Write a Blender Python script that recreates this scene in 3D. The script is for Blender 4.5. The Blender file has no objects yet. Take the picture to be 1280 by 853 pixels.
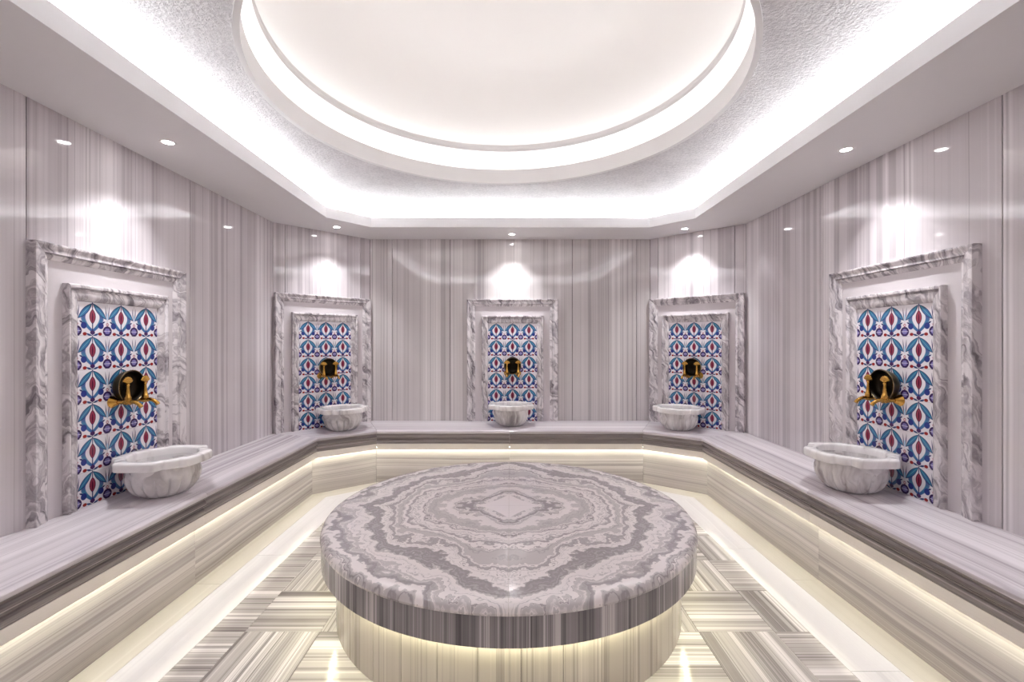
import bpy, bmesh, math, random
from mathutils import Vector, Matrix
random.seed(7)
PI = math.pi
SC = bpy.context.scene
COL = SC.collection

# ------------------------------------------------------------------ camera, world, exposure
F_PX = 575.0
cam_d = bpy.data.cameras.new('camera')
cam_d.sensor_fit = 'HORIZONTAL'; cam_d.sensor_width = 36.0
cam_d.lens = 36.0 * F_PX / 1280.0
cam_d.shift_x = 3.0 / 1280.0
cam_d.shift_y = 2.5 / 1280.0
cam_d.clip_start = 0.02
cam = bpy.data.objects.new('camera', cam_d); COL.objects.link(cam)
cam.location = (0, 0, 1.5); cam.rotation_euler = (PI / 2, 0, 0)
SC.camera = cam

world = bpy.data.worlds.new('world'); SC.world = world
world.use_nodes = True
world.node_tree.nodes['Background'].inputs[0].default_value = (0.02, 0.02, 0.02, 1)
world.node_tree.nodes['Background'].inputs[1].default_value = 0.0

SC.view_settings.view_transform = 'Standard'
SC.view_settings.look = 'None'
SC.view_settings.gamma = 1.0
SC.view_settings.use_curve_mapping = False
SC.view_settings.exposure = 1.30
SC.cycles.max_bounces = 12
SC.cycles.diffuse_bounces = 8
SC.cycles.glossy_bounces = 5
SC.cycles.use_denoising = True

# light levels (W/m2-like emission strengths of the LED strips, watts of the downlights)
E_COVE = 18.5       # octagonal ceiling cove
E_DOME_LOW = 5.6   # slot behind the dome lip
E_DOME_HIGH = 3.2   # strip above the dome moulding
E_BENCH = 13.0      # strip under the bench edge
E_DISC = 12.0       # strip under the round platform
W_SPOT = 31.0
LED_COOL = (0.94, 0.99, 1.0)
LED_WARM = (1.0, 0.985, 0.68)
LED_BENCH = (0.985, 1.0, 0.80)

# ------------------------------------------------------------------ helpers
def lin(*c):
    o = []
    for v in c:
        v /= 255.0
        o.append(v / 12.92 if v <= 0.04045 else ((v + 0.055) / 1.055) ** 2.4)
    return tuple(o) + (1.0,)

def mesh(name, verts, faces, mat=None, uv=None, smooth=False):
    me = bpy.data.meshes.new(name)
    me.from_pydata([tuple(v) for v in verts], [], faces)
    if uv:
        me.update()
        lay = me.uv_layers.new(name='UVMap')
        for p in me.polygons:
            for li in p.loop_indices:
                co = me.vertices[me.loops[li].vertex_index].co
                lay.data[li].uv = uv(co, p.normal)
    if mat: me.materials.append(mat)
    if smooth:
        me.polygons.foreach_set('use_smooth', [True] * len(me.polygons))
        if smooth != True:
            try: me.set_sharp_from_angle(angle=smooth)
            except Exception: pass
    me.update()
    return me

def recalc(me):
    bm = bmesh.new(); bm.from_mesh(me)
    bmesh.ops.recalc_face_normals(bm, faces=bm.faces)
    bm.to_mesh(me); bm.free()
    return me

def link(name, data, parent=None, loc=None, rz=None):
    o = bpy.data.objects.new(name, data); COL.objects.link(o)
    if parent: o.parent = parent
    if loc is not None: o.location = loc
    if rz is not None: o.rotation_euler = (0, 0, rz)
    return o

def obj(name, verts, faces, mat, parent=None, uv=None, smooth=False, loc=None, rz=None, fix=True):
    me = mesh(name, verts, faces)
    if fix: recalc(me)
    me2 = me
    if uv:
        lay = me.uv_layers.new(name='UVMap')
        for p in me.polygons:
            for li in p.loop_indices:
                co = me.vertices[me.loops[li].vertex_index].co
                lay.data[li].uv = uv(co, p.normal)
    if mat: me.materials.append(mat)
    if smooth:
        me.polygons.foreach_set('use_smooth', [True] * len(me.polygons))
        if smooth is not True:
            me.set_sharp_from_angle(angle=smooth)
    me.update()
    return link(name, me2, parent, loc, rz)

def thing(name, label, cat, loc=(0, 0, 0), rz=0.0, group=None):
    o = link(name, None, None, loc, rz)
    o['label'] = label; o['category'] = cat
    if group: o['group'] = group
    return o

def struct(o, label=None):
    o['kind'] = 'structure'
    if label: o['label'] = label
    return o

def box_geo(x0, x1, y0, y1, z0, z1):
    v = [(x, y, z) for z in (z0, z1) for y in (y0, y1) for x in (x0, x1)]
    f = [(0, 2, 3, 1), (4, 5, 7, 6), (0, 1, 5, 4), (2, 6, 7, 3), (0, 4, 6, 2), (1, 3, 7, 5)]
    return v, f

def prism_geo(poly, z0, z1):
    n = len(poly)
    v = [(x, y, z0) for x, y in poly] + [(x, y, z1) for x, y in poly]
    f = [tuple(range(n - 1, -1, -1)), tuple(range(n, 2 * n))]
    f += [(i, (i + 1) % n, n + (i + 1) % n, n + i) for i in range(n)]
    return v, f

def loft_geo(rings, closed_ring=True, cap=False):
    """rings: list of equal-length lists of 3D points"""
    n = len(rings[0]); v = [p for r in rings for p in r]; f = []
    for k in range(len(rings) - 1):
        for i in range(n if closed_ring else n - 1):
            j = (i + 1) % n
            f.append((k * n + i, k * n + j, (k + 1) * n + j, (k + 1) * n + i))
    if cap:
        f.append(tuple(range(n - 1, -1, -1)))
        m = (len(rings) - 1) * n
        f.append(tuple(range(m, m + n)))
    return v, f

def lathe_geo(prof, a0=0.0, a1=2 * PI, seg=64, closed_prof=False, caps=False):
    """prof: list of (r, z); rotation about z"""
    full = abs((a1 - a0) - 2 * PI) < 1e-6
    cnt = seg if full else seg + 1
    n = len(prof); v = []
    for i in range(cnt):
        a = a0 + (a1 - a0) * i / seg
        c, s = math.cos(a), math.sin(a)
        v += [(r * c, r * s, z) for r, z in prof]
    f = []
    for i in range(seg):
        i2 = (i + 1) % cnt
        for k in range(n if closed_prof else n - 1):
            k2 = (k + 1) % n
            f.append((i * n + k, i2 * n + k, i2 * n + k2, i * n + k2))
    if caps and not full:
        f.append(tuple(range(n))); f.append(tuple(range((cnt - 1) * n + n - 1, (cnt - 1) * n - 1, -1)))
    return v, f

def tube_geo(pts, radii, seg=12, cap=True):
    pts = [Vector(p) for p in pts]; rings = []
    up = Vector((1, 0, 0))
    for i, p in enumerate(pts):
        t = (pts[min(i + 1, len(pts) - 1)] - pts[max(i - 1, 0)]).normalized()
        a = up - t * up.dot(t)
        if a.length < 1e-4: a = Vector((0, 1, 0)) - t * t.y
        a.normalize(); b = t.cross(a)
        r = radii[i] if isinstance(radii, (list, tuple)) else radii
        rings.append([tuple(p + a * r * math.cos(2 * PI * k / seg) + b * r * math.sin(2 * PI * k / seg)) for k in range(seg)])
    return loft_geo(rings, True, cap)

def join_geo(*geos):
    V, Fc = [], []
    for v, f in geos:
        o = len(V); V += list(v); Fc += [tuple(i + o for i in q) for q in f]
    return V, Fc

# ------------------------------------------------------------------ node expression helper
class X:
    """float socket wrapper that builds Math nodes"""
    nt = None
    def __init__(s, sock): s.s = sock
    @staticmethod
    def op(kind, *a, clamp=False):
        n = X.nt.nodes.new('ShaderNodeMath'); n.operation = kind; n.use_clamp = clamp
        for i, q in enumerate(a):
            if isinstance(q, X): X.nt.links.new(q.s, n.inputs[i])
            else: n.inputs[i].default_value = float(q)
        return X(n.outputs[0])
    def __add__(s, o): return X.op('ADD', s, o)
    __radd__ = __add__
    def __sub__(s, o): return X.op('SUBTRACT', s, o)
    def __rsub__(s, o): return X.op('SUBTRACT', o, s)
    def __mul__(s, o): return X.op('MULTIPLY', s, o)
    __rmul__ = __mul__
    def __truediv__(s, o): return X.op('DIVIDE', s, o)
    def __pow__(s, o): return X.op('POWER', s, o)
def xabs(a): return X.op('ABSOLUTE', a)
def xmin(a, b): return X.op('MINIMUM', a, b)
def xmax(a, b): return X.op('MAXIMUM', a, b)
def xlt(a, b): return X.op('LESS_THAN', a, b)
def xgt(a, b): return X.op('GREATER_THAN', a, b)
def xsqrt(a): return X.op('SQRT', a)
def smooth_lt(a, edge, w):
    """1 where a < edge, soft over w"""
    return X.op('MULTIPLY', (edge - a) + w * 0.5, 1.0 / w, clamp=True)

def new_mat(name):
    m = bpy.data.materials.new(name); m.use_nodes = True
    nt = m.node_tree; X.nt = nt
    bs = nt.nodes['Principled BSDF']
    return m, nt, bs

def setp(bs, rough=0.5, metal=0.0, spec=0.5, coat=0.0, coat_rough=0.03):
    bs.inputs['Roughness'].default_value = rough
    bs.inputs['Metallic'].default_value = metal
    bs.inputs['Specular IOR Level'].default_value = spec
    bs.inputs['Coat Weight'].default_value = coat
    bs.inputs['Coat Roughness'].default_value = coat_rough

def noise(nt, vec=None, w=None, dims='3D', scale=5.0, detail=2.0, rough=0.5, dist=0.0):
    n = nt.nodes.new('ShaderNodeTexNoise'); n.noise_dimensions = dims
    n.inputs['Scale'].default_value = scale; n.inputs['Detail'].default_value = detail
    n.inputs['Roughness'].default_value = rough; n.inputs['Distortion'].default_value = dist
    if vec is not None: nt.links.new(vec.s if isinstance(vec, X) else vec, n.inputs['Vector'])
    if w is not None: nt.links.new(w.s if isinstance(w, X) else w, n.inputs['W'])
    return X(n.outputs['Fac'] if 'Fac' in n.outputs else n.outputs[0])

def ramp(nt, fac, stops, mode='LINEAR'):
    n = nt.nodes.new('ShaderNodeValToRGB'); n.color_ramp.interpolation = mode
    el = n.color_ramp.elements
    while len(el) > 1: el.remove(el[-1])
    el[0].position, el[0].color = stops[0]
    for p, c in stops[1:]:
        e = el.new(p); e.color = c
    nt.links.new(fac.s, n.inputs[0])
    return n.outputs[0]

def mix(nt, fac, a, b):
    n = nt.nodes.new('ShaderNodeMix'); n.data_type = 'RGBA'
    if isinstance(fac, X): nt.links.new(fac.s, n.inputs[0])
    else: n.inputs[0].default_value = fac
    for q, i in ((a, 6), (b, 7)):
        if isinstance(q, (tuple, list)): n.inputs[i].default_value = q
        else: nt.links.new(q, n.inputs[i])
    return n.outputs[2]

def bump(nt, bs, h, strength=0.2, dist=0.01):
    n = nt.nodes.new('ShaderNodeBump'); n.inputs['Strength'].default_value = strength
    n.inputs['Distance'].default_value = dist
    nt.links.new(h.s, n.inputs['Height']); nt.links.new(n.outputs[0], bs.inputs['Normal'])

def comb(nt, a, b, c=0.0):
    n = nt.nodes.new('ShaderNodeCombineXYZ')
    for i, q in enumerate((a, b, c)):
        if isinstance(q, X): nt.links.new(q.s, n.inputs[i])
        else: n.inputs[i].default_value = q
    return n.outputs[0]

def sep(nt, sock):
    n = nt.nodes.new('ShaderNodeSeparateXYZ'); nt.links.new(sock, n.inputs[0])
    return X(n.outputs[0]), X(n.outputs[1]), X(n.outputs[2])

def plain(name, col, rough=0.5, metal=0.0, spec=0.5, coat=0.0, mottle=0.0, mscale=6.0):
    m, nt, bs = new_mat(name); setp(bs, rough, metal, spec, coat)
    bs.inputs['Base Color'].default_value = col
    if mottle:
        tc = nt.nodes.new('ShaderNodeTexCoord')
        n = noise(nt, tc.outputs['Object'], scale=mscale, detail=3)
        d = tuple(c * (1 - mottle) for c in col[:3]) + (1,)
        nt.links.new(mix(nt, n, col, d), bs.inputs['Base Color'])
    return m

def striped(name, light, mid, dark, line, scale=1.0, contrast=1.0, lines=1.0, rough=0.1, warp=0.006, rand=37.0, spec=0.5):
    """layered marble with straight parallel veins; UV.x runs across the veins (metres), UV.y along them"""
    m, nt, bs = new_mat(name); setp(bs, rough, 0, spec)
    tc = nt.nodes.new('ShaderNodeTexCoord'); oi = nt.nodes.new('ShaderNodeObjectInfo')
    u, v, _ = sep(nt, tc.outputs['UV'])
    rnd = X(oi.outputs['Random'])
    wv = noise(nt, comb(nt, u * 1.2, v * 0.9, rnd * 9.0), scale=1.3, detail=2)
    s = u + rnd * rand + (wv - 0.5) * warp * 2.0
    n1 = noise(nt, w=s, dims='1D', scale=4.5 * scale, detail=1.0)
    n2 = noise(nt, w=s + 11.3, dims='1D', scale=19.0 * scale, detail=2.0, rough=0.6)
    n3 = noise(nt, w=s + 3.7, dims='1D', scale=75.0 * scale, detail=2.0, rough=0.6)
    n4 = noise(nt, w=s + 27.1, dims='1D', scale=9.0 * scale, detail=1.5)
    val = n1 * 0.42 + n2 * 0.36 + n3 * 0.22
    val = (val - 0.5) * (2.6 * contrast) + 0.5
    col = ramp(nt, val, [(0.0, dark), (0.38, mid), (0.62, mid), (0.95, light)])
    ln = smooth_lt(xabs(n4 - 0.5), 0.010, 0.012)
    ln2 = smooth_lt(xabs(n2 - 0.46), 0.007, 0.012)
    col = mix(nt, (ln * 0.55 + ln2 * 0.28) * lines, col, line)
    cl = noise(nt, comb(nt, u * 2.0, v * 2.0, rnd * 4.0), scale=1.6, detail=3)
    col = mix(nt, (cl - 0.35) * 0.35, col, light)
    nt.links.new(col, bs.inputs['Base Color'])
    return m

# ------------------------------------------------------------------ materials
M = {}
M['wall'] = striped('striped_wall_marble', lin(230, 224, 226), lin(206, 199, 202), lin(176, 168, 172), lin(140, 131, 136), scale=0.55, contrast=1.1, lines=0.75, rough=0.06)
M['wall_back'] = striped('striped_back_marble', lin(228, 223, 222), lin(203, 197, 197), lin(172, 165, 166), lin(136, 128, 131), scale=0.55, contrast=1.1, lines=0.75, rough=0.06)
M['bench'] = striped('striped_bench_marble', lin(232, 226, 229), lin(216, 209, 213), lin(186, 178, 183), lin(150, 138, 146), scale=0.8, contrast=1.3, lines=0.8, rough=0.12, warp=0.03)
M['edge'] = striped('grey_edge_marble', lin(176, 167, 166), lin(134, 125, 125), lin(102, 94, 94), lin(84, 76, 77), scale=2.2, contrast=1.2, rough=0.15, rand=0.15)
M['fascia'] = striped('bounce_lit_fascia_marble', lin(246, 240, 232), lin(240, 233, 224), lin(230, 222, 212), lin(214, 205, 196), scale=1.0, contrast=0.8, lines=0.5, rough=0.12)  # near-white colour stands in for light bounced up from the floor
M['riser'] = striped('riser_marble', lin(212, 205, 203), lin(188, 180, 178), lin(160, 152, 150), lin(138, 129, 128), scale=1.3, contrast=1.2, rough=0.1, warp=0.02)
M['floor_tile'] = striped('striped_floor_marble', lin(232, 226, 224), lin(188, 181, 178), lin(142, 135, 132), lin(108, 100, 99), scale=1.5, contrast=1.8, lines=1.2, rough=0.13)
M['border'] = striped('white_border_marble', lin(238, 235, 236), lin(228, 224, 225), lin(210, 206, 208), lin(206, 201, 204), scale=1.0, contrast=0.7, lines=0.4, rough=0.12, warp=0.05)
M['gutter'] = striped('cream_gutter_marble', lin(222, 215, 206), lin(212, 204, 194), lin(200, 191, 181), lin(190, 180, 170), scale=1.5, contrast=0.7, lines=0.4, rough=0.15)
M['rim'] = striped('platform_rim_marble', lin(200, 192, 192), lin(140, 134, 135), lin(98, 93, 95), lin(80, 75, 78), scale=1.9, contrast=1.7, rough=0.12, warp=0.002, rand=0.0)
M['drum'] = striped('platform_drum_marble', lin(214, 205, 196), lin(194, 185, 176), lin(166, 157, 149), lin(146, 136, 130), scale=1.2, contrast=1.0, rough=0.14, warp=0.003)
M['paint'] = plain('white_ceiling_paint', lin(231, 229, 229), 0.6, mottle=0.02)
M['soffit'] = plain('satin_soffit_paint', lin(224, 221, 222), 0.55, mottle=0.02)
M['dome'] = plain('dome_paint', lin(240, 237, 235), 0.6, mottle=0.01)
M['grout'] = plain('pale_joint_grout', lin(150, 142, 142), 0.9)
M['backing'] = plain('dark_joint_backing', lin(96, 88, 90), 0.9)
M['slab'] = plain('pale_flat_marble', lin(214, 207, 210), 0.1, mottle=0.06, mscale=4.0)
M['brass'] = plain('polished_brass', lin(222, 172, 86), 0.15, metal=1.0, mottle=0.15, mscale=40)
M['bronze_rim'] = plain('worn_bronze_rim', lin(168, 148, 110), 0.25, metal=1.0)
M['bronze'] = plain('dark_bronze', lin(96, 84, 60), 0.28, metal=1.0, mottle=0.6, mscale=26)
M['bronze_in'] = plain('blackened_bronze', lin(44, 36, 26), 0.36, metal=0.8, mottle=0.5, mscale=30)
M['trim'] = plain('white_lamp_trim', lin(236, 232, 230), 0.4)

# textured plaster
m, nt, bs = new_mat('silver_plaster'); setp(bs, 0.55, 0, 0.4)
tc = nt.nodes.new('ShaderNodeTexCoord')
na = noise(nt, tc.outputs['Object'], scale=46, detail=4, rough=0.7)
nb = noise(nt, tc.outputs['Object'], scale=7, detail=3)
nt.links.new(ramp(nt, na * 0.7 + nb * 0.3, [(0.34, lin(192, 187, 190)), (0.60, lin(220, 216, 218))]), bs.inputs['Base Color'])
bump(nt, bs, na, 0.6, 0.025)
M['plaster'] = m

# cloudy veined marble of the niche frames
def veined(name, light, mid, dark, scale, rough=0.1, along=0.45):
    m, nt, bs = new_mat(name); setp(bs, rough)
    tc = nt.nodes.new('ShaderNodeTexCoord'); oi = nt.nodes.new('ShaderNodeObjectInfo')
    x, y, z = sep(nt, tc.outputs['Object'])
    r = X(oi.outputs['Random'])
    w2 = noise(nt, comb(nt, x + 4.0 + r * 31, y, z + 8.0), scale=4.0 * scale, detail=3)
    w3 = noise(nt, comb(nt, x + 14.0 + r * 31, y + 3.0, z), scale=18.0 * scale, detail=3)
    p = (x + y * 0.7) + z * along + (w2 - 0.5) * 0.34 + (w3 - 0.5) * 0.06
    q = z - x * along + (w2 - 0.5) * 0.2
    n = noise(nt, comb(nt, p * 22.0 * scale, q * 4.0 * scale, r * 19.0), scale=1.0, detail=3, rough=0.6)
    n2 = noise(nt, comb(nt, p * 60.0 * scale, q * 9.0 * scale, r * 9.0 + 4.0), scale=1.0, detail=3, rough=0.6)
    v = ((n * 0.7 + n2 * 0.3) - 0.5) * 2.4 + 0.5
    nt.links.new(ramp(nt, v, [(0.16, dark), (0.44, mid), (0.64, light), (1.0, light)]), bs.inputs['Base Color'])
    return m
M['frame'] = veined('veined_frame_marble', lin(224, 218, 220), lin(186, 179, 183), lin(124, 117, 122), 1.0)
M['basin'] = veined('veined_basin_marble', lin(230, 227, 227), lin(212, 208, 208), lin(164, 158, 160), 0.55, 0.1, 0.15)

M['basin_rim'] = veined('spotlit_basin_rim_marble', lin(240, 237, 237), lin(232, 228, 228), lin(204, 198, 200), 0.5, 0.1, 0.15)  # basin marble whitened: the downlight falling on the rim put into its colour

# bookmatched platform top: four mirrored quadrants
m, nt, bs = new_mat('bookmatched_platform_marble'); setp(bs, 0.12)
tc = nt.nodes.new('ShaderNodeTexCoord')
x, y, z = sep(nt, tc.outputs['Object'])
ax, ay = xabs(x), xabs(y)
p0 = comb(nt, ax, ay, 0.3)
wA = noise(nt, p0, scale=2.6, detail=2, rough=0.5)
wB = noise(nt, comb(nt, ax + 5.0, ay + 2.0, 1.0), scale=9, detail=3, rough=0.6)
wC = noise(nt, comb(nt, ax + 1.0, ay + 9.0, 2.0), scale=34, detail=3, rough=0.6)
d_dia = (ax ** 1.35 + (ay * 0.95) ** 1.35) ** (1 / 1.35)
F = d_dia + (wA - 0.5) * 0.40 + (wB - 0.5) * 0.22 + (wC - 0.5) * 0.03
n1 = noise(nt, w=F + 2.15, dims='1D', scale=11.0, detail=2.5, rough=0.6)
n2 = noise(nt, w=F + 7.4, dims='1D', scale=32.0, detail=2.0, rough=0.6)
val = ((n1 * 0.70 + n2 * 0.30) - 0.5) * 3.4 + 0.5
light, mid, dark = lin(232, 224, 223), lin(197, 190, 190), lin(160, 153, 154)
c = ramp(nt, val, [(0.05, dark), (0.34, mid), (0.52, mid), (0.60, light), (1.0, light)])
ln = smooth_lt(xabs(n1 - 0.52), 0.012, 0.012)
c = mix(nt, ln * 0.6, c, lin(120, 111, 114))
dia = smooth_lt((ax * (1 / 0.185)) ** 0.9 + (ay * (1 / 0.20)) ** 0.9 + (wB - 0.5) * 0.25, 1.0, 0.05)
c = mix(nt, dia, c, lin(238, 229, 229))
rim_soft = smooth_lt(1.06 - (ax * ax + ay * ay) ** 0.5, 0.10 , 0.10)
nt.links.new(c, bs.inputs['Base Color'])
M['top'] = m

# glazed tile with painted tulip ornament; UV runs -1..1 over one tile
m, nt, bs = new_mat('painted_glazed_tile'); setp(bs, 0.08, 0, 0.5)
tc = nt.nodes.new('ShaderNodeTexCoord')
u, v, _ = sep(nt, tc.outputs['UV'])
au = xabs(u)
def ell(cx, cy, ru, rv, ang=0.0):
    """normalised radius of a rotated ellipse in (|u|, v)"""
    dx, dy = au - cx, v - cy
    if ang:
        c_, s_ = math.cos(ang), math.sin(ang)
        a_ = dx * c_ + dy * s_; b_ = dy * c_ - dx * s_
    else: a_, b_ = dx, dy
    a_ = a_ * (1.0 / ru); b_ = b_ * (1.0 / rv)
    return a_ * a_ + b_ * b_
def lens(cx, cy, half, wid, ang, pw=1.5):
    """pointed leaf: |b| < wid*(1-|a/half|^pw)"""
    dx, dy = au - cx, v - cy
    c_, s_ = math.cos(ang), math.sin(ang)
    a_ = xabs(dx * c_ + dy * s_) * (1.0 / half); b_ = xabs(dy * c_ - dx * s_) * (1.0 / wid)
    return b_ + a_ ** pw
white = lin(232, 228, 234)
navy, blue, teal = lin(38, 46, 104), lin(46, 96, 160), lin(38, 128, 160)
red, dred, purple = lin(176, 40, 62), lin(92, 26, 54), lin(84, 62, 130)
tn = noise(nt, tc.outputs['UV'], scale=2.2, detail=2)
c = white
S = 0.10
# calyx: crescents closing to a point below the tulip
outer = lens(0.0, 0.04, 0.86, 0.74, PI / 2, 1.7)
inner = lens(0.0, 0.10, 0.72, 0.46, PI / 2, 1.8)
cres = smooth_lt(outer, 1.0, S) * smooth_lt(1.0 - inner + 1.0, 1.0, S) * smooth_lt(v, 0.36, 0.06)
calc = ramp(nt, (v + 0.7) * 0.9 + tn * 0.25, [(0.1, lin(60, 92, 156)), (0.55, lin(70, 130, 168)), (1.0, lin(78, 80, 146))])
c = mix(nt, cres, c, calc)
lobe = smooth_lt(ell(0.56, -0.38, 0.19, 0.20), 1.0, 0.25)
c = mix(nt, lobe, c, lin(48, 60, 132))
# hooks by the lobes
c = mix(nt, smooth_lt(lens(0.73, -0.18, 0.14, 0.05, 0.5), 1.0, 0.3), c, navy)
# big leaves with dark outline
lf = lens(0.48, 0.47, 0.62, 0.162, -0.80, 2.0)
c = mix(nt, smooth_lt(lf, 1.12, S), c, lin(40, 60, 110))
leafc = ramp(nt, v * 0.6 + tn * 0.5 + 0.1, [(0.25, lin(48, 128, 160)), (0.6, lin(62, 112, 160)), (0.9, lin(50, 128, 152))])
c = mix(nt, smooth_lt(lf, 0.84, S), c, leafc)
lv = lens(0.48, 0.47, 0.56, 0.022, -0.80, 1.8)
c = mix(nt, smooth_lt(lv, 1.0, 0.3) * 0.7, c, lin(110, 180, 205))
# side stems and pale lozenge at the tile's edges
c = mix(nt, smooth_lt(lens(0.90, 0.42, 0.42, 0.030, PI / 2 + 0.10), 1.0, 0.3), c, lin(60, 50, 100))
c = mix(nt, smooth_lt(ell(1.0, 0.18, 0.06, 0.22), 1.0, 0.3), c, lin(190, 214, 236))
# tulip
tl = lens(0.0, 0.15, 0.44, 0.19, PI / 2, 2.2)
c = mix(nt, smooth_lt(tl, 1.10, S), c, dred)
c = mix(nt, smooth_lt(tl, 0.80, S), c, lin(154, 60, 84))
c = mix(nt, smooth_lt(lens(0.0, 0.10, 0.32, 0.055, PI / 2, 2.0), 1.0, S), c, dred)
# stem and knot
c = mix(nt, smooth_lt(au, 0.035, 0.03) * smooth_lt(v, -0.22, 0.03) * xgt(v, -0.95), c, navy)
c = mix(nt, smooth_lt(au, 0.03, 0.03) * xgt(v, 0.58), c, navy)
c = mix(nt, smooth_lt(ell(0.0, -0.80, 0.16, 0.12), 1.0, 0.2), c, lin(72, 44, 96))
c = mix(nt, smooth_lt(lens(0.22, -0.93, 0.26, 0.06, 0.35), 1.0, 0.3), c, lin(50, 70, 120))
# buds
bud = smooth_lt(ell(0.50, -0.88, 0.13, 0.10), 1.0, 0.25)
c = mix(nt, bud, c, lin(150, 42, 40))
# rosette over the side joints
ro = ell(1.0, -0.70, 0.31, 0.30)
c = mix(nt, smooth_lt(ro, 1.0, 0.15), c, lin(62, 44, 92))
c = mix(nt, smooth_lt(ro, 0.34, 0.15), c, lin(132, 124, 186))
c = mix(nt, smooth_lt(xabs(v + 0.70), 0.015, 0.02) * smooth_lt(ro, 0.6, 0.1), c, lin(220, 214, 236))
rr = ell(1.0, -0.30, 0.09, 0.10)
c = mix(nt, smooth_lt(rr, 1.0, 0.3) * smooth_lt(2.0 - rr, 1.7, 0.2), c, lin(176, 70, 96))
c = mix(nt, smooth_lt(ell(1.0, -0.985, 0.16, 0.035), 1.0, 0.4), c, navy)
nt.links.new(c, bs.inputs['Base Color'])
M['tile'] = m

def emit(name, col, strength):
    m = bpy.data.materials.new(name); m.use_nodes = True
    nt = m.node_tree; nt.nodes.clear()
    e = nt.nodes.new('ShaderNodeEmission'); o = nt.nodes.new('ShaderNodeOutputMaterial')
    e.inputs[0].default_value = tuple(col) + (1,); e.inputs[1].default_value = strength
    nt.links.new(e.outputs[0], o.inputs[0])
    return m
M['led_cove'] = emit('cove_led', LED_COOL, E_COVE)
M['led_dome_low'] = emit('dome_slot_led', (0.97, 0.985, 0.985), E_DOME_LOW)
M['led_dome_high'] = emit('dome_rim_led', (0.97, 0.985, 0.985), E_DOME_HIGH)
M['led_bench'] = emit('bench_led', LED_BENCH, E_BENCH)
M['led_disc'] = emit('platform_led', LED_WARM, E_DISC)
M['led_spot'] = emit('downlight_lens', (1.0, 0.97, 0.97), 30.0)

# ------------------------------------------------------------------ plan of the room (metres, camera over the origin)
Z_BENCH = 0.57
Z_SOFFIT = 2.74
Z_CEIL = 2.975
Y_FRONT = -0.62
W = [(-2.43, Y_FRONT), (-2.43, 4.72), (-1.67, 5.5), (1.68, 5.5), (2.46, 4.78), (2.46, Y_FRONT)]
P = [(-1.88, Y_FRONT), (-1.88, 4.52), (-1.41, 4.88), (1.41, 4.87), (1.88, 4.51), (1.88, Y_FRONT)]
DISC = (-0.004, 2.83)
DOME = (-0.055, 2.83)

def offset(path, d):
    """offset an open polyline to its left by d (mitred)"""
    out = []
    n = len(path)
    for i in range(n):
        p = Vector(path[i])
        ds = []
        if i > 0: ds.append((Vector(path[i]) - Vector(path[i - 1])).normalized())
        if i < n - 1: ds.append((Vector(path[i + 1]) - Vector(path[i])).normalized())
        ns = [Vector((-q.y, q.x)) for q in ds]
        if len(ns) == 1: out.append(tuple(p + ns[0] * d))
        else:
            b = (ns[0] + ns[1]).normalized()
            out.append(tuple(p + b * (d / b.dot(ns[0]))))
    return out

def line_hit(p, d, a, b):
    """p + t d meets the line a-b"""
    p, d, a, b = Vector(p), Vector(d), Vector(a), Vector(b)
    e = b - a
    den = d.x * e.y - d.y * e.x
    t = ((a.x - p.x) * e.y - (a.y - p.y) * e.x) / den
    return p + d * t

# pieces along the bench: (segment, t0, t1); t in metres along y or x for cuts, None = mitre
def cuts(seg, *vals):
    return [(seg, a, b) for a, b in zip((None,) + vals, vals + (None,))]
PIECES = cuts(0, 1.12, 2.86) + cuts(1) + cuts(2, 0.0) + cuts(3) + cuts(4, 2.91, 1.12)

def end_pts(path_off, seg, cut, which):
    """point on an offset path at a piece end"""
    if cut is None:
        return Vector(path_off[seg + which])
    a, b = Vector(path_off[seg]), Vector(path_off[seg + 1])
    if seg in (0, 4): t = (cut - a.y) / (b.y - a.y)
    else: t = (cut - a.x) / (b.x - a.x)
    return a.lerp(b, t)

JG = 0.0012
def strip_piece(name, seg, c0, c1, section, mat, parent, uvmode='top', gap=JG):
    """section: closed list of (offset from bench front edge, z); offset None = wall line"""
    rings = []
    a0, b0 = Vector(P[seg]), Vector(P[seg + 1])
    d = (b0 - a0).normalized(); nrm = Vector((-d.y, d.x))
    for which, cut in ((0, c0), (1, c1)):
        ring = []
        for e, z in section:
            path = W if e is None else offset(P, e)
            q = end_pts(path, seg, cut, which)
            q = q + d * (gap if which == 0 else -gap)
            ring.append((q.x, q.y, z))
        rings.append(ring)
    v, f = loft_geo(rings, True, True)
    def uv(co, n):
        r = Vector((co.x, co.y)) - a0
        t = r.dot(d); e = r.dot(nrm)
        return (e - co.z, t)
    return obj(name, v, f, mat, parent, uv=uv, smooth=math.radians(35))

# ------------------------------------------------------------------ walls: striped panels on a backing
def make_wall(name, a, b, joints, mat):
    a, b = Vector(a), Vector(b)
    L = (b - a).length; ang = math.atan2((b - a).y, (b - a).x)
    v, f = box_geo(-0.05, L + 0.05, 0.02, 0.07, 0.0, 3.0)
    w = struct(obj(name, v, f, M['backing'], None, loc=(a.x, a.y, 0), rz=ang))
    js = [0.0] + joints + [L]
    for x0, x1 in zip(js, js[1:]):
        g = 0.0028
        v, f = box_geo(x0 + g, x1 - g, 0.0, 0.02, 0.0, 2.765)
        obj('panel', v, f, mat, w, uv=lambda co, n: (co.x, co.z))
    return w
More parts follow.
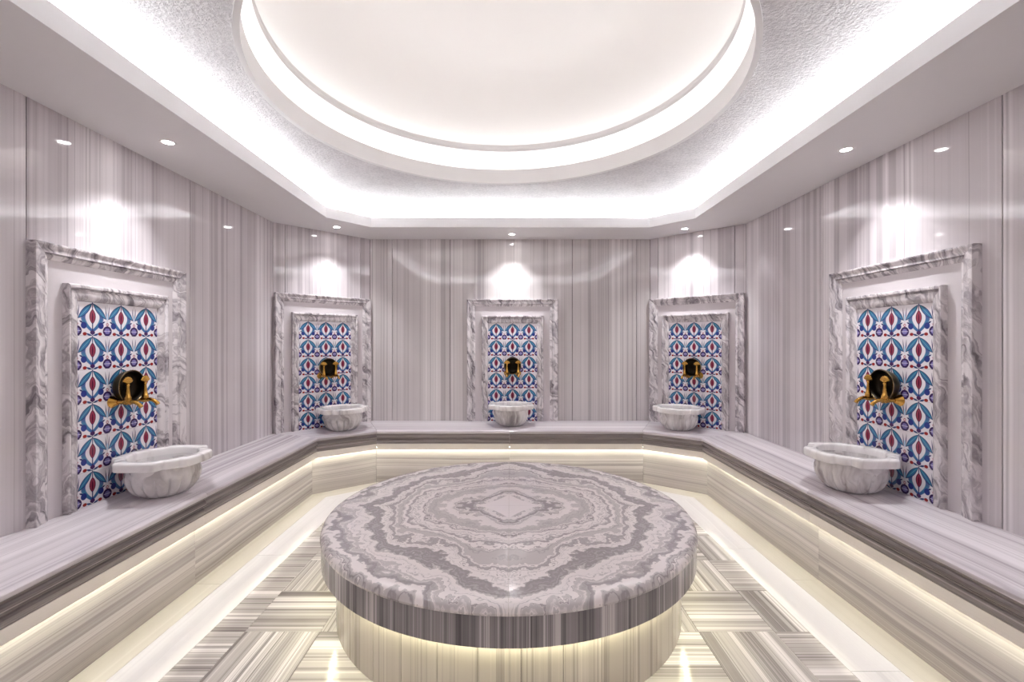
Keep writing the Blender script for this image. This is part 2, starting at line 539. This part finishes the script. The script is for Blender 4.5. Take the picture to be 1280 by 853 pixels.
# left wall runs with increasing y so that the room lies on its right-hand side
def yj(vals): return [q - Y_FRONT for q in vals]
make_wall('wall_left', W[0], W[1], yj([1.13, 2.313, 3.50]), M['wall'])
make_wall('wall_corner_left', W[1], W[2], [0.12, 0.97], M['wall'])
make_wall('wall_back', W[2], W[3], [0.27, 0.955, 2.42, 3.185], M['wall_back'])
make_wall('wall_corner_right', W[3], W[4], [0.10, 0.95], M['wall'])
make_wall('wall_right', W[4], W[5], [4.78 - 3.627, 4.78 - 2.296, 4.78 - 1.13], M['wall'])
make_wall('wall_front', W[5], W[0], [1.2, 2.45, 3.69], M['wall'])

# ------------------------------------------------------------------ floor
v, f = prism_geo([(-2.5, Y_FRONT - 0.05), (2.53, Y_FRONT - 0.05), (2.53, 5.6), (-2.5, 5.6)], -0.06, -0.005)
floor = struct(obj('floor', v, f, M['grout']))
G_OUT, G_MID, B_IN = 0.074, -0.09, -0.325
for seg, c0, c1 in PIECES:
    strip_piece('gutter_strip', seg, c0, c1, [(G_OUT, 0.0), (G_OUT, -0.01), (G_MID + 0.0012, -0.01), (G_MID + 0.0012, 0.0)], M['gutter'], floor)
BCUT = cuts(0, 0.75, 2.0, 3.25) + cuts(1) + cuts(2, -0.6, 0.6) + cuts(3) + cuts(4, 3.35, 2.1, 0.85)
for seg, c0, c1 in BCUT:
    strip_piece('border_slab', seg, c0, c1, [(G_MID - 0.0012, 0.0), (G_MID - 0.0012, -0.01), (B_IN + 0.002, -0.01), (B_IN + 0.002, 0.0)], M['border'], floor)
clip = offset(P, B_IN)
def clip_poly(poly, path):
    """keep what lies to the right of each leg of the path"""
    for a, b in zip(path, path[1:]):
        a, b = Vector(a), Vector(b); d = b - a; nn = Vector((d.y, -d.x))
        out = []
        for i in range(len(poly)):
            p, q = Vector(poly[i]), Vector(poly[(i + 1) % len(poly)])
            sp, sq = (p - a).dot(nn), (q - a).dot(nn)
            if sp >= 0: out.append(tuple(p))
            if (sp >= 0) != (sq >= 0):
                out.append(tuple(p.lerp(q, sp / (sp - sq))))
        poly = out
        if len(poly) < 3: return []
    return poly
TS = 0.393
for i in range(-5, 6):
    for j in range(-8, 7):
        x0 = -TS / 2 + i * TS; y0 = 2.39 + j * TS
        if y0 + TS < Y_FRONT: continue
        far = max(math.hypot(x0 + a * TS - DISC[0], y0 + b * TS - DISC[1]) for a in (0, 1) for b in (0, 1))
        if far < 0.96: continue
        g = 0.0011
        poly = [(x0 + g, max(y0 + g, Y_FRONT)), (x0 + TS - g, max(y0 + g, Y_FRONT)), (x0 + TS - g, y0 + TS - g), (x0 + g, y0 + TS - g)]
        poly = clip_poly(poly, clip)
        if len(poly) < 3: continue
        area = 0.5 * abs(sum(poly[k][0] * poly[(k + 1) % len(poly)][1] - poly[(k + 1) % len(poly)][0] * poly[k][1] for k in range(len(poly))))
        if area < 0.0015: continue
        cx, cy = x0 + TS / 2, y0 + TS / 2
        v, f = prism_geo([(a - cx, b - cy) for a, b in poly], -0.01, 0.0)
        across = ((i + j) % 2 == 1) or i == -4        # veins run across the view
        obj('floor_tile', v, f, M['floor_tile'], floor, uv=(lambda co, n: (co.y, co.x)) if across else (lambda co, n: (co.x, co.y)), loc=(cx, cy, 0))

# ------------------------------------------------------------------ ceiling: soffit, cove, plaster field, dome
Q = [(-1.81, 1.12), (-1.81, 4.545), (-1.485, 4.925), (1.50, 4.935), (1.845, 4.575), (1.845, 1.12), (1.50, 0.73), (-1.485, 0.73)]
WO = [(-2.44, 1.0), (-2.44, 4.725), (-1.675, 5.51), (1.685, 5.51), (2.47, 4.785), (2.47, 1.0), (2.47, Y_FRONT - 0.01), (-2.44, Y_FRONT - 0.01)]
def closed_offset(poly, d):
    n = len(poly); out = []
    for i in range(n):
        a, p, b = Vector(poly[i - 1]), Vector(poly[i]), Vector(poly[(i + 1) % n])
        d1, d2 = (p - a).normalized(), (b - p).normalized()
        n1, n2 = Vector((-d1.y, d1.x)), Vector((-d2.y, d2.x))
        bb = (n1 + n2).normalized()
        out.append(tuple(p + bb * (d / bb.dot(n1))))
    return out
# plaster field with round hole
SEG = 128
R_HOLE = 1.40
hole = [(DOME[0] + R_HOLE * math.cos(2 * PI * k / SEG), DOME[1] + R_HOLE * math.sin(2 * PI * k / SEG)) for k in range(SEG)]
QO = closed_offset(Q, 0.34)
def ray_poly(c, ang, poly):
    d = Vector((math.cos(ang), math.sin(ang))); c = Vector(c); best = None
    for i in range(len(poly)):
        a, b = Vector(poly[i]), Vector(poly[(i + 1) % len(poly)])
        e = b - a; den = d.x * e.y - d.y * e.x
        if abs(den) < 1e-9: continue
        t = ((a.x - c.x) * e.y - (a.y - c.y) * e.x) / den
        s = ((a.x - c.x) * d.y - (a.y - c.y) * d.x) / den
        if t > 0 and -1e-6 <= s <= 1 + 1e-6 and (best is None or t < best): best = t
    return c + d * best
angs = sorted([2 * PI * k / SEG for k in range(SEG)] + [math.atan2(q[1] - DOME[1], q[0] - DOME[0]) % (2 * PI) for q in QO])
inner = [(DOME[0] + R_HOLE * math.cos(a), DOME[1] + R_HOLE * math.sin(a), Z_CEIL) for a in angs]
outer = [tuple(ray_poly(DOME, a, QO)) + (Z_CEIL,) for a in angs]
v, f = loft_geo([inner, outer, [(x, y, Z_CEIL + 0.012) for x, y, z in outer], [(x, y, Z_CEIL + 0.012) for x, y, z in inner], inner])
ceiling = struct(obj('ceiling', v, f, M['plaster']))
# soffit with cove floor, outer upstand
ring_o = [(x, y, Z_SOFFIT) for x, y in WO]; ring_i = [(x, y, Z_SOFFIT) for x, y in Q]
top_o = [(x, y, Z_SOFFIT + 0.012) for x, y in WO]; top_i = [(x, y, Z_SOFFIT + 0.012) for x, y in closed_offset(Q, 0.03)]
v, f = loft_geo([top_i, top_o, ring_o, ring_i, top_i])
obj('soffit', v, f, M['soffit'], ceiling)
LIP = 2.845
q2 = closed_offset(Q, 0.03)
rr_ = [[(x, y, Z_SOFFIT + 0.0005) for x, y in Q], [(x, y, LIP) for x, y in Q], [(x, y, LIP) for x, y in q2], [(x, y, Z_SOFFIT + 0.0005) for x, y in q2]]
v, f = loft_geo(rr_ + [rr_[0]])
obj('cove_lip', v, f, M['paint'], ceiling)
q3 = closed_offset(Q, 0.32)
v, f = loft_geo([[(x, y, Z_SOFFIT + 0.013) for x, y in q3], [(x, y, Z_CEIL) for x, y in q3]])
obj('cove_wall', v, f, M['paint'], ceiling)
qa, qb = closed_offset(Q, 0.15), closed_offset(Q, 0.175)
for i in range(8):
    j = (i + 1) % 8
    v, f = prism_geo([qa[i], qa[j], qb[j], qb[i]], LIP - 0.028, LIP - 0.012)
    obj('light_strip', v, f, M['led_cove'], ceiling)
# dome
def ring_obj(name, prof, mat, seg=128, smooth=math.radians(40)):
    v, f = lathe_geo(prof, seg=seg, closed_prof=True)
    return obj(name, v, f, mat, ceiling, smooth=smooth, loc=(DOME[0], DOME[1], 0))
ring_obj('dome_lip', [(1.385, Z_CEIL - 0.012), (1.385, Z_CEIL + 0.115), (1.415, Z_CEIL + 0.115), (1.415, Z_CEIL - 0.012)], M['paint'])
v, f = lathe_geo([(1.415, 3.0), (1.56, 3.0), (1.56, 3.275), (1.375, 3.275)], seg=128)
obj('dome_slot', v, f, M['dome'], ceiling, smooth=math.radians(40), loc=(DOME[0], DOME[1], 0))
ring_obj('dome_moulding', [(1.350, 3.238), (1.342, 3.250), (1.342, 3.268), (1.350, 3.280), (1.350, 3.30), (1.372, 3.30), (1.380, 3.275), (1.380, 3.238)], M['paint'])
prof = [(1.372, 3.285), (1.47, 3.285)]
for k in range(0, 25):
    a = k / 24 * PI / 2
    prof.append((1.47 * math.cos(a), 3.30 + 0.62 * math.sin(a)))
v, f = lathe_geo(prof, seg=128)
obj('dome_shell', v, f, M['dome'], ceiling, smooth=math.radians(40), loc=(DOME[0], DOME[1], 0))
ring_obj('light_strip', [(1.485, 3.055), (1.51, 3.055), (1.51, 3.07), (1.485, 3.07)], M['led_dome_low'], seg=64)
ring_obj('light_strip', [(1.405, 3.288), (1.425, 3.288), (1.425, 3.294), (1.405, 3.294)], M['led_dome_high'], seg=64)

# ------------------------------------------------------------------ bench
bench = thing('marble_bench', 'long grey-veined marble bench along the walls with a glowing strip under its edge', 'bench', (0, 0, 0))
SLAB = [(None, 0.57), (0.03, 0.57), (0.012, 0.567), (0.003, 0.560), (0.0, 0.550), (0.002, 0.541), (0.012, 0.534), (0.05, 0.534), (None, 0.534)]
EDGE = [(0.05, 0.533), (0.016, 0.533), (0.016, 0.522), (0.009, 0.518), (0.004, 0.508), (0.005, 0.494), (0.014, 0.484), (0.024, 0.480), (0.024, 0.472),
        (0.017, 0.468), (0.013, 0.458), (0.015, 0.444), (0.022, 0.436), (0.022, 0.427), (0.05, 0.427)]
FASC = [(0.020, 0.426), (0.020, 0.366), (0.034, 0.366), (0.034, 0.426)]
RISE = [(0.074, 0.415), (0.074, 0.0), (0.095, 0.0), (0.095, 0.415)]
SHELF = [(0.0345, 0.4265), (0.0345, 0.394), (0.052, 0.394), (0.0735, 0.421), (0.0735, 0.4265)]
LED = [(0.037, 0.393), (0.037, 0.385), (0.050, 0.385), (0.050, 0.393)]
for seg, c0, c1 in PIECES:
    strip_piece('seat_slab', seg, c0, c1, SLAB, M['bench'], bench)
    strip_piece('edge_moulding', seg, c0, c1, EDGE, M['edge'], bench)
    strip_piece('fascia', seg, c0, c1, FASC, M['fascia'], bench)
    strip_piece('riser_panel', seg, c0, c1, RISE, M['riser'], bench)
for seg, c0, c1 in cuts(0, 0.6, 1.4, 2.1, 2.8, 3.6) + cuts(1) + cuts(2, -0.5, 0.5) + cuts(3) + cuts(4, 3.6, 2.8, 2.1, 1.4, 0.6):
    strip_piece('strip_housing', seg, c0, c1, SHELF, M['backing'], bench, gap=0)
    strip_piece('light_strip', seg, c0, c1, LED, M['led_bench'], bench, gap=0)

# ------------------------------------------------------------------ round platform
plat = thing('round_platform', 'big round heated marble platform with bookmatched veined top and glowing underside', 'platform', (DISC[0], DISC[1], 0))
R_D = 1.075
Z_T = 0.5
prof_top = [(0.0, Z_T), (R_D - 0.05, Z_T), (R_D - 0.03, Z_T - 0.002), (R_D - 0.014, Z_T - 0.008), (R_D - 0.004, Z_T - 0.020), (R_D, Z_T - 0.036), (R_D - 0.003, Z_T - 0.046), (R_D - 0.02, Z_T - 0.046), (0.0, Z_T - 0.046)]
def pie(a0, a1, g, prof, seg):
    """a sector of a lathe with flat sides pulled back by g"""
    am = (a0 + a1) / 2; d = g / math.sin((a1 - a0) / 2)
    v, f = lathe_geo(prof, a0, a1, seg, closed_prof=True, caps=True)
    return [(x + d * math.cos(am), y + d * math.sin(am), z) for x, y, z in v], f
for k in range(4):
    v, f = pie(k * PI / 2, (k + 1) * PI / 2, 0.0007, prof_top, 40)
    o = obj('top_slab', v, f, M['top'], plat, smooth=math.radians(30))
NR = 8
for k in range(NR):
    a0, a1 = 2 * PI * k / NR + 0.12, 2 * PI * (k + 1) / NR + 0.12
    e = 0.0004
    v, f = lathe_geo([(R_D - 0.004, 0.4535), (R_D - 0.004, 0.33), (R_D - 0.03, 0.33), (R_D - 0.03, 0.4535)], a0 + e, a1 - e, 20, True, True)
    obj('rim_panel', v, f, M['rim'], plat, uv=lambda co, n: ((math.atan2(co.y, co.x) + 7.0) * R_D, co.z), smooth=math.radians(30))
v, f = lathe_geo([(0.0, 0.345), (R_D - 0.03, 0.345), (R_D - 0.03, 0.36), (0.0, 0.36)], seg=96)
obj('underside', v, f, M['gutter'], plat)
R_B = 0.995
ND = 36
for k in range(ND):
    a0, a1 = 2 * PI * k / ND + 0.05, 2 * PI * (k + 1) / ND + 0.05
    e = 0.0012
    v, f = lathe_geo([(R_B, 0.0), (R_B, 0.345), (R_B - 0.03, 0.345), (R_B - 0.03, 0.0)], a0 + e, a1 - e, 6, True, True)
    obj('drum_panel', v, f, M['drum'], plat, uv=lambda co, n: (math.atan2(co.y, co.x) * R_B, co.z), smooth=math.radians(30))
v, f = lathe_geo([(R_B - 0.028, 0.0), (R_B - 0.028, 0.345)], seg=72)
obj('drum_core', v, f, M['backing'], plat)
v, f = lathe_geo([(R_B + 0.022, 0.336), (R_B + 0.042, 0.336), (R_B + 0.042, 0.344), (R_B + 0.022, 0.344)], seg=72, closed_prof=True)
obj('light_strip', v, f, M['led_disc'], plat)

# ------------------------------------------------------------------ niches
TW, TH = 0.195, 1.165 / 6
def tile_mesh():
    g, b, th = 0.0007, 0.002, 0.006
    x0, x1, z0, z1 = -TW / 2 + g, TW / 2 - g, -TH / 2 + g, TH / 2 - g
    v = [(x0, 0, z0), (x1, 0, z0), (x1, 0, z1), (x0, 0, z1),
         (x0, -th + b, z0), (x1, -th + b, z0), (x1, -th + b, z1), (x0, -th + b, z1),
         (x0 + b, -th, z0 + b), (x1 - b, -th, z0 + b), (x1 - b, -th, z1 - b), (x0 + b, -th, z1 - b)]
    f = [(3, 2, 1, 0), (8, 9, 10, 11)]
    for lo in (0, 4):
        for i in range(4):
            j = (i + 1) % 4
            f.append((lo + i, lo + j, lo + 4 + j, lo + 4 + i))
    me = mesh('tile', v, f); recalc(me)
    lay = me.uv_layers.new(name='UVMap')
    for p in me.polygons:
        for li in p.loop_indices:
            co = me.vertices[me.loops[li].vertex_index].co
            lay.data[li].uv = (co.x / (TW / 2), co.z / (TH / 2))
    me.materials.append(M['tile'])
    return me
TILE = tile_mesh()
D_FLAT = 0.014
PROF_OUT = [(0.0, 0.0), (0.0, 0.046), (0.003, 0.050), (0.012, 0.050), (0.018, 0.047), (0.030, 0.042), (0.044, 0.040), (0.056, 0.041), (0.058, 0.030),
            (0.062, 0.026), (0.066, 0.031), (0.074, 0.030), (0.084, 0.024), (0.094, 0.016), (0.095, 0.0)]
PROF_IN = [(0.0, D_FLAT - 0.002), (0.0, 0.046), (0.004, 0.051), (0.014, 0.051), (0.018, 0.046), (0.0195, 0.033), (0.024, 0.033), (0.027, 0.041), (0.045, 0.042), (0.062, 0.037), (0.071, 0.031), (0.074, 0.024), (0.074, D_FLAT - 0.002)]
def u_frame(parent, hw, top, prof, head_k, mat, names):
    """two stiles and a head, mitred; hw outer half width, top outer height"""
    a_max = prof[-1][0]
    g = 0.0006
    for sgn in (-1, 1):
        r0 = [(sgn * (hw - a), -d, 0.0) for a, d in prof]
        r1 = [(sgn * (hw - a), -d, top - a * head_k - g) for a, d in prof]
        v, f = loft_geo([r0, r1], True, True)
        obj(names[0], v, f, mat, parent, smooth=math.radians(40))
    r0 = [(-(hw - a) + g, -d, top - a * head_k) for a, d in prof]
    r1 = [((hw - a) - g, -d, top - a * head_k) for a, d in prof]
    v, f = loft_geo([r0, r1], True, True)
    obj(names[1], v, f, mat, parent, smooth=math.radians(40))

def make_niche(label, loc, rz, hw=0.54, group=None):
    t = thing('tiled_niche', label, 'wall niche', loc, rz, group)
    v, f = box_geo(-hw + 0.05, hw - 0.05, -D_FLAT, -0.0005, 0.0, 1.41)
    obj('surround_slab', v, f, M['slab'], t)
    u_frame(t, hw, 1.45, PROF_OUT, 0.085 / 0.095, M['frame'], ('outer_frame_stile', 'outer_frame_head'))
    u_frame(t, 0.3665, 1.255, PROF_IN, 0.090 / 0.074, M['frame'], ('inner_frame_stile', 'inner_frame_head'))
    v, f = box_geo(-0.2928, 0.2928, -D_FLAT - 0.003, -D_FLAT, 0.0, 1.166)
    obj('tile_bed', v, f, M['slab'], t)
    for i in range(3):
        for j in range(6):
            link('tile', TILE, t, ((i - 1) * TW, -D_FLAT - 0.003, (j + 0.5) * TH))
    return t

# ------------------------------------------------------------------ basin
RIM_Q = [(0.252, 0.0), (0.252, 0.085), (0.249, 0.104), (0.240, 0.117), (0.226, 0.123), (0.206, 0.124), (0.204, 0.126), (0.186, 0.128), (0.184, 0.131),
         (0.183, 0.148), (0.172, 0.166), (0.156, 0.180), (0.138, 0.188), (0.132, 0.190), (0.130, 0.193), (0.129, 0.212), (0.124, 0.222), (0.110, 0.230), (0.085, 0.236), (0.045, 0.241), (0.0, 0.242)]
RIM_P = RIM_Q + [(-x, y) for x, y in reversed(RIM_Q[:-1])]
RIM_P += [(x, -y) for x, y in reversed(RIM_P[1:-1])]
def basin_meshes():
    N = 192
    th = [2 * PI * k / N for k in range(N)]
    ro = []
    for a in th:
        h = ray_poly((0.0, 0.0), a + 1e-5, RIM_P); ro.append(h.length)
    def rin(a): return 0.186 + 0.010 * math.cos(2 * a) + 0.006 * math.cos(4 * a)
    def ring(fn, z): return [(fn(k) * math.cos(th[k]), fn(k) * math.sin(th[k]), z) for k in range(N)]
    rings = [ring(lambda k: 0.188, 0.186), ring(lambda k: ro[k] - 0.012, 0.189), ring(lambda k: ro[k] - 0.003, 0.193), ring(lambda k: ro[k], 0.200), ring(lambda k: ro[k], 0.232), ring(lambda k: ro[k] - 0.004, 0.241),
             ring(lambda k: ro[k] - 0.012, 0.245), ring(lambda k: rin(th[k]) + 0.010, 0.245), ring(lambda k: rin(th[k]) + 0.003, 0.241), ring(lambda k: rin(th[k]), 0.232), ring(lambda k: rin(th[k]) - 0.002, 0.200)]
    v, f = loft_geo(rings)
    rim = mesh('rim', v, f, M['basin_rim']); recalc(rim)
    rim.polygons.foreach_set('use_smooth', [True] * len(rim.polygons)); rim.set_sharp_from_angle(angle=math.radians(50))
    NL = 16
    prof = [(0.0, 0.0), (0.105, 0.0), (0.118, 0.003), (0.138, 0.014), (0.160, 0.032), (0.178, 0.056), (0.190, 0.084), (0.196, 0.110), (0.196, 0.132), (0.193, 0.148), (0.190, 0.158), (0.189, 0.168), (0.190, 0.188)]
    rings = []
    for r, z in prof:
        row = []
        for k in range(N):
            ph = abs(math.sin(NL * th[k] / 2))
            # arched tops: the groove ends lower between two lobes
            fade = max(0.0, min(1.0, (0.128 + 0.030 * ph - z) / 0.02)) * max(0.0, min(1.0, z / 0.02))
            rr = r * (1 - 0.15 * fade * (1 - ph ** 0.5)) if r > 0 else 0.0
            row.append((rr * math.cos(th[k]), rr * math.sin(th[k]), z))
        rings.append(row)
    v, f = loft_geo(rings)
    inner = [(1.0, 0.205), (0.98, 0.17), (0.94, 0.12), (0.84, 0.07), (0.62, 0.035), (0.35, 0.025), (0.0, 0.024)]
    rings2 = [[(rin(th[k]) * q * math.cos(th[k]), rin(th[k]) * q * math.sin(th[k]), z) for k in range(N)] for q, z in inner]
    v2, f2 = loft_geo(rings2)
    bowl = mesh('bowl', v, f, M['basin'])
    recalc(bowl)
    bowl.polygons.foreach_set('use_smooth', [True] * len(bowl.polygons))
    hollow = mesh('hollow', v2, [tuple(reversed(q)) for q in f2], M['basin'])
    hollow.polygons.foreach_set('use_smooth', [True] * len(hollow.polygons))
    return rim, bowl, hollow
RIM_ME, BOWL_ME, HOL_ME = basin_meshes()
def make_basin(label, loc, rz, group=None):
    t = thing('marble_basin', label, 'basin', loc, rz, group)
    link('rim', RIM_ME, t); link('bowl', BOWL_ME, t); link('hollow', HOL_ME, t)
    return t

# ------------------------------------------------------------------ taps and bath bowls
def ygeo(prof, seg=20):
    """lathe about the local -y axis: prof of (r, distance from wall)"""
    v, f = lathe_geo([(r, d) for r, d in prof], seg=seg)
    return [(x, -z, y) for x, y, z in v], f
def tap_meshes():
    D0 = 0.0233
    es = ygeo([(0.0, D0), (0.034, D0), (0.036, D0 + 0.004), (0.030, D0 + 0.010), (0.022, D0 + 0.026), (0.016, D0 + 0.040), (0.0, D0 + 0.040)])
    escut = mesh('wall_rosette', *es, M['brass']); recalc(escut)
    g1 = tube_geo([(0, -0.055, 0), (0, -0.09, 0), (0, -0.118, 0), (0, -0.136, 0)], [0.013, 0.013, 0.019, 0.014], 14)
    body = mesh('body', *g1, M['brass']); recalc(body)
    g2 = tube_geo([(0, -0.128, 0.0), (0, -0.150, 0.002), (0, -0.172, -0.004), (0, -0.192, -0.017), (0, -0.202, -0.030)], [0.0135, 0.012, 0.011, 0.0115, 0.0125], 14)
    spout = mesh('spout', *g2, M['brass']); recalc(spout)
    g3 = tube_geo([(0, -0.120, 0.010), (0, -0.120, 0.028), (0, -0.120, 0.040), (0, -0.120, 0.070), (0, -0.120, 0.098), (0, -0.120, 0.104), (0, -0.120, 0.110)],
                  [0.019, 0.018, 0.013, 0.0095, 0.0075, 0.0110, 0.0075], 14)
    valve = mesh('valve', *g3, M['brass']); recalc(valve)
    # scallop shell handle: fan of ribs
    pts = []
    nr = 7
    for k in range(57):
        a = math.radians(12 + 156 * k / 56)
        r = 0.033 + 0.0045 * abs(math.sin(nr * PI * k / 56)) ** 0.7
        pts.append((r * math.cos(a), r * math.sin(a)))
    pts += [(-0.007, -0.004), (0.007, -0.004)]
    vv, ff = [], []
    n = len(pts)
    for d_, sc in ((-0.006, 0.8), (-0.003, 1.0), (0.003, 1.0), (0.006, 0.8)):
        vv += [(x * sc, d_ - 0.120, z * sc + 0.116) for x, z in pts]
    for k in range(3):
        ff += [(k * n + i, k * n + (i + 1) % n, (k + 1) * n + (i + 1) % n, (k + 1) * n + i) for i in range(n)]
    vv += [(0, -0.120 - 0.009, 0.128), (0, -0.120 + 0.009, 0.128)]
    c1_, c2_ = len(vv) - 2, len(vv) - 1
    ff += [(i, (i + 1) % n, c1_) for i in range(n)] + [(3 * n + i, 3 * n + (i + 1) % n, c2_) for i in range(n)]
    shell = mesh('shell_handle', vv, ff, M['brass']); recalc(shell)
    for me in (escut, body, spout, valve):
        me.polygons.foreach_set('use_smooth', [True] * len(me.polygons)); me.set_sharp_from_angle(angle=math.radians(45))
    return escut, body, spout, valve, shell
TAPS = tap_meshes()
def make_tap(label, loc, rz, group=None):
    t = thing('brass_tap', label, 'tap', loc, rz, group)
    for nm, me in zip(('wall_rosette', 'body', 'spout', 'valve'), TAPS):
        o = link(nm, me, t)
    link('shell_handle', TAPS[4], o)
    return t
def bowl_meshes():
    outp = [(0.0, 0.026), (0.030, 0.026), (0.034, 0.029), (0.060, 0.031), (0.082, 0.040), (0.093, 0.055), (0.097, 0.075), (0.099, 0.096), (0.1005, 0.099)]
    inp = [(0.1005, 0.099), (0.0985, 0.101), (0.0955, 0.098), (0.0935, 0.078), (0.089, 0.058), (0.078, 0.043), (0.058, 0.036), (0.03, 0.034), (0.022, 0.040), (0.0, 0.042)]
    a = mesh('shell', *ygeo(outp, 48), M['bronze']); b = mesh('inside', *ygeo(inp, 48), M['bronze_in'])
    for me in (a, b):
        me.polygons.foreach_set('use_smooth', [True] * len(me.polygons)); me.set_sharp_from_angle(angle=math.radians(50))
    recalc(a)
    r = lathe_geo([(0.0975, 0.0975), (0.1015, 0.0975), (0.1025, 0.100), (0.1015, 0.1025), (0.0975, 0.1025), (0.0965, 0.100)], seg=48, closed_prof=True)
    rim = mesh('rim', [(x, -z, y) for x, y, z in r[0]], r[1], M['bronze_rim']); recalc(rim)
    return a, b, rim
BOWL = bowl_meshes()
def make_bowl(label, loc, rz, group=None):
    t = thing('bath_bowl', label, 'bowl', loc, rz, group)
    for nm, me in zip(('outer_shell', 'inside', 'rim'), BOWL):
        o = link(nm, me, t); o.scale = (0.99, 0.93, 0.99)
    return t

# ------------------------------------------------------------------ downlights
def make_downlight(label, loc, power, group=None):
    t = thing('downlight', label, 'downlight', loc, 0.0, group)
    v, f = lathe_geo([(0.030, 0.0), (0.032, -0.003), (0.044, -0.003), (0.047, 0.0)], seg=32)
    obj('trim_ring', v, f, M['trim'], t, smooth=True)
    v, f = lathe_geo([(0.0, -0.001), (0.030, -0.0012)], seg=32)
    obj('lens', v, f, M['led_spot'], t)
    ld = bpy.data.lights.new('beam', 'SPOT')
    ld.energy = power; ld.spot_size = math.radians(96); ld.spot_blend = 1.0; ld.shadow_soft_size = 0.014
    ld.color = (0.98, 0.985, 1.0)
    lo = bpy.data.objects.new('beam', ld); COL.objects.link(lo)
    lo.parent = t; lo.location = (0, 0, -0.012)
    return t

# ------------------------------------------------------------------ furnish each niche
def wall_point(loc, rz, x, y):
    return (loc[0] + x * math.cos(rz) - y * math.sin(rz), loc[1] + x * math.sin(rz) + y * math.cos(rz))
aL = math.atan2(W[2][1] - W[1][1], W[2][0] - W[1][0]); aR = math.atan2(W[4][1] - W[3][1], W[4][0] - W[3][0])
cL = ((W[1][0] + W[2][0]) / 2, (W[1][1] + W[2][1]) / 2); cR = ((W[3][0] + W[4][0]) / 2, (W[3][1] + W[4][1]) / 2)
SITES = [
    # place phrase, wall point, angle, half width, basin offset along wall, basin distance, downlight distance
    ('side', (-2.43, 2.85), PI / 2, 0.54, 0.005, 0.285, (-2.11, 2.84)),
    ('corner', cL, aL, 0.535, 0.06, 0.30, (-1.847, 4.917)),
    ('back', (0.035, 5.5), 0.0, 0.54, -0.02, 0.285, (0.028, 5.24)),
    ('corner', cR, aR, 0.522, -0.06, 0.30, (1.90, 4.99)),
    ('side', (2.46, 2.935), -PI / 2, 0.54, 0.0, 0.285, (2.155, 2.946)),
]
WORDS = {
    'side': ('of a long side wall', 'niches on the long side walls'),
    'corner': ('of a slanted corner wall', 'niches on the slanted corner walls'),
    'back': ('of the end wall', None),
}
for place, pt, rz, hw, bx, bd, dl in SITES:
    wd, grp = WORDS[place]
    g = (lambda s: None if grp is None else s + ' of the ' + grp)
    make_niche('blue tulip tile panel in double marble frame, niche ' + wd, (pt[0], pt[1], Z_BENCH), rz, hw, grp)
    q = wall_point(pt, rz, bx, -bd)
    make_basin('scalloped white marble basin before the niche ' + wd, (q[0], q[1], Z_BENCH), rz, g('basins'))
    for sx, side in ((-0.066, 0), (0.066, 1)):
        q = wall_point(pt, rz, sx, 0)
        make_tap('shell-handled brass tap, one of two in niche ' + wd, (q[0], q[1], Z_BENCH + 0.572), rz, 'pair of taps ' + wd)
    q = wall_point(pt, rz, 0, 0)
    make_bowl('dark bronze bath bowl propped on the taps ' + wd, (q[0], q[1], Z_BENCH + 0.662), rz, g('bath bowls'))
    make_downlight('small round ceiling downlight over the niche ' + wd, (dl[0], dl[1], Z_SOFFIT), W_SPOT, g('downlights'))

for dx, dy in ((-1.86, 0.72), (0.0, 0.42), (1.88, 0.72)):
    make_downlight('small round ceiling downlight over the entrance end of the room', (dx, dy, Z_SOFFIT), W_SPOT, 'downlights over the entrance end')
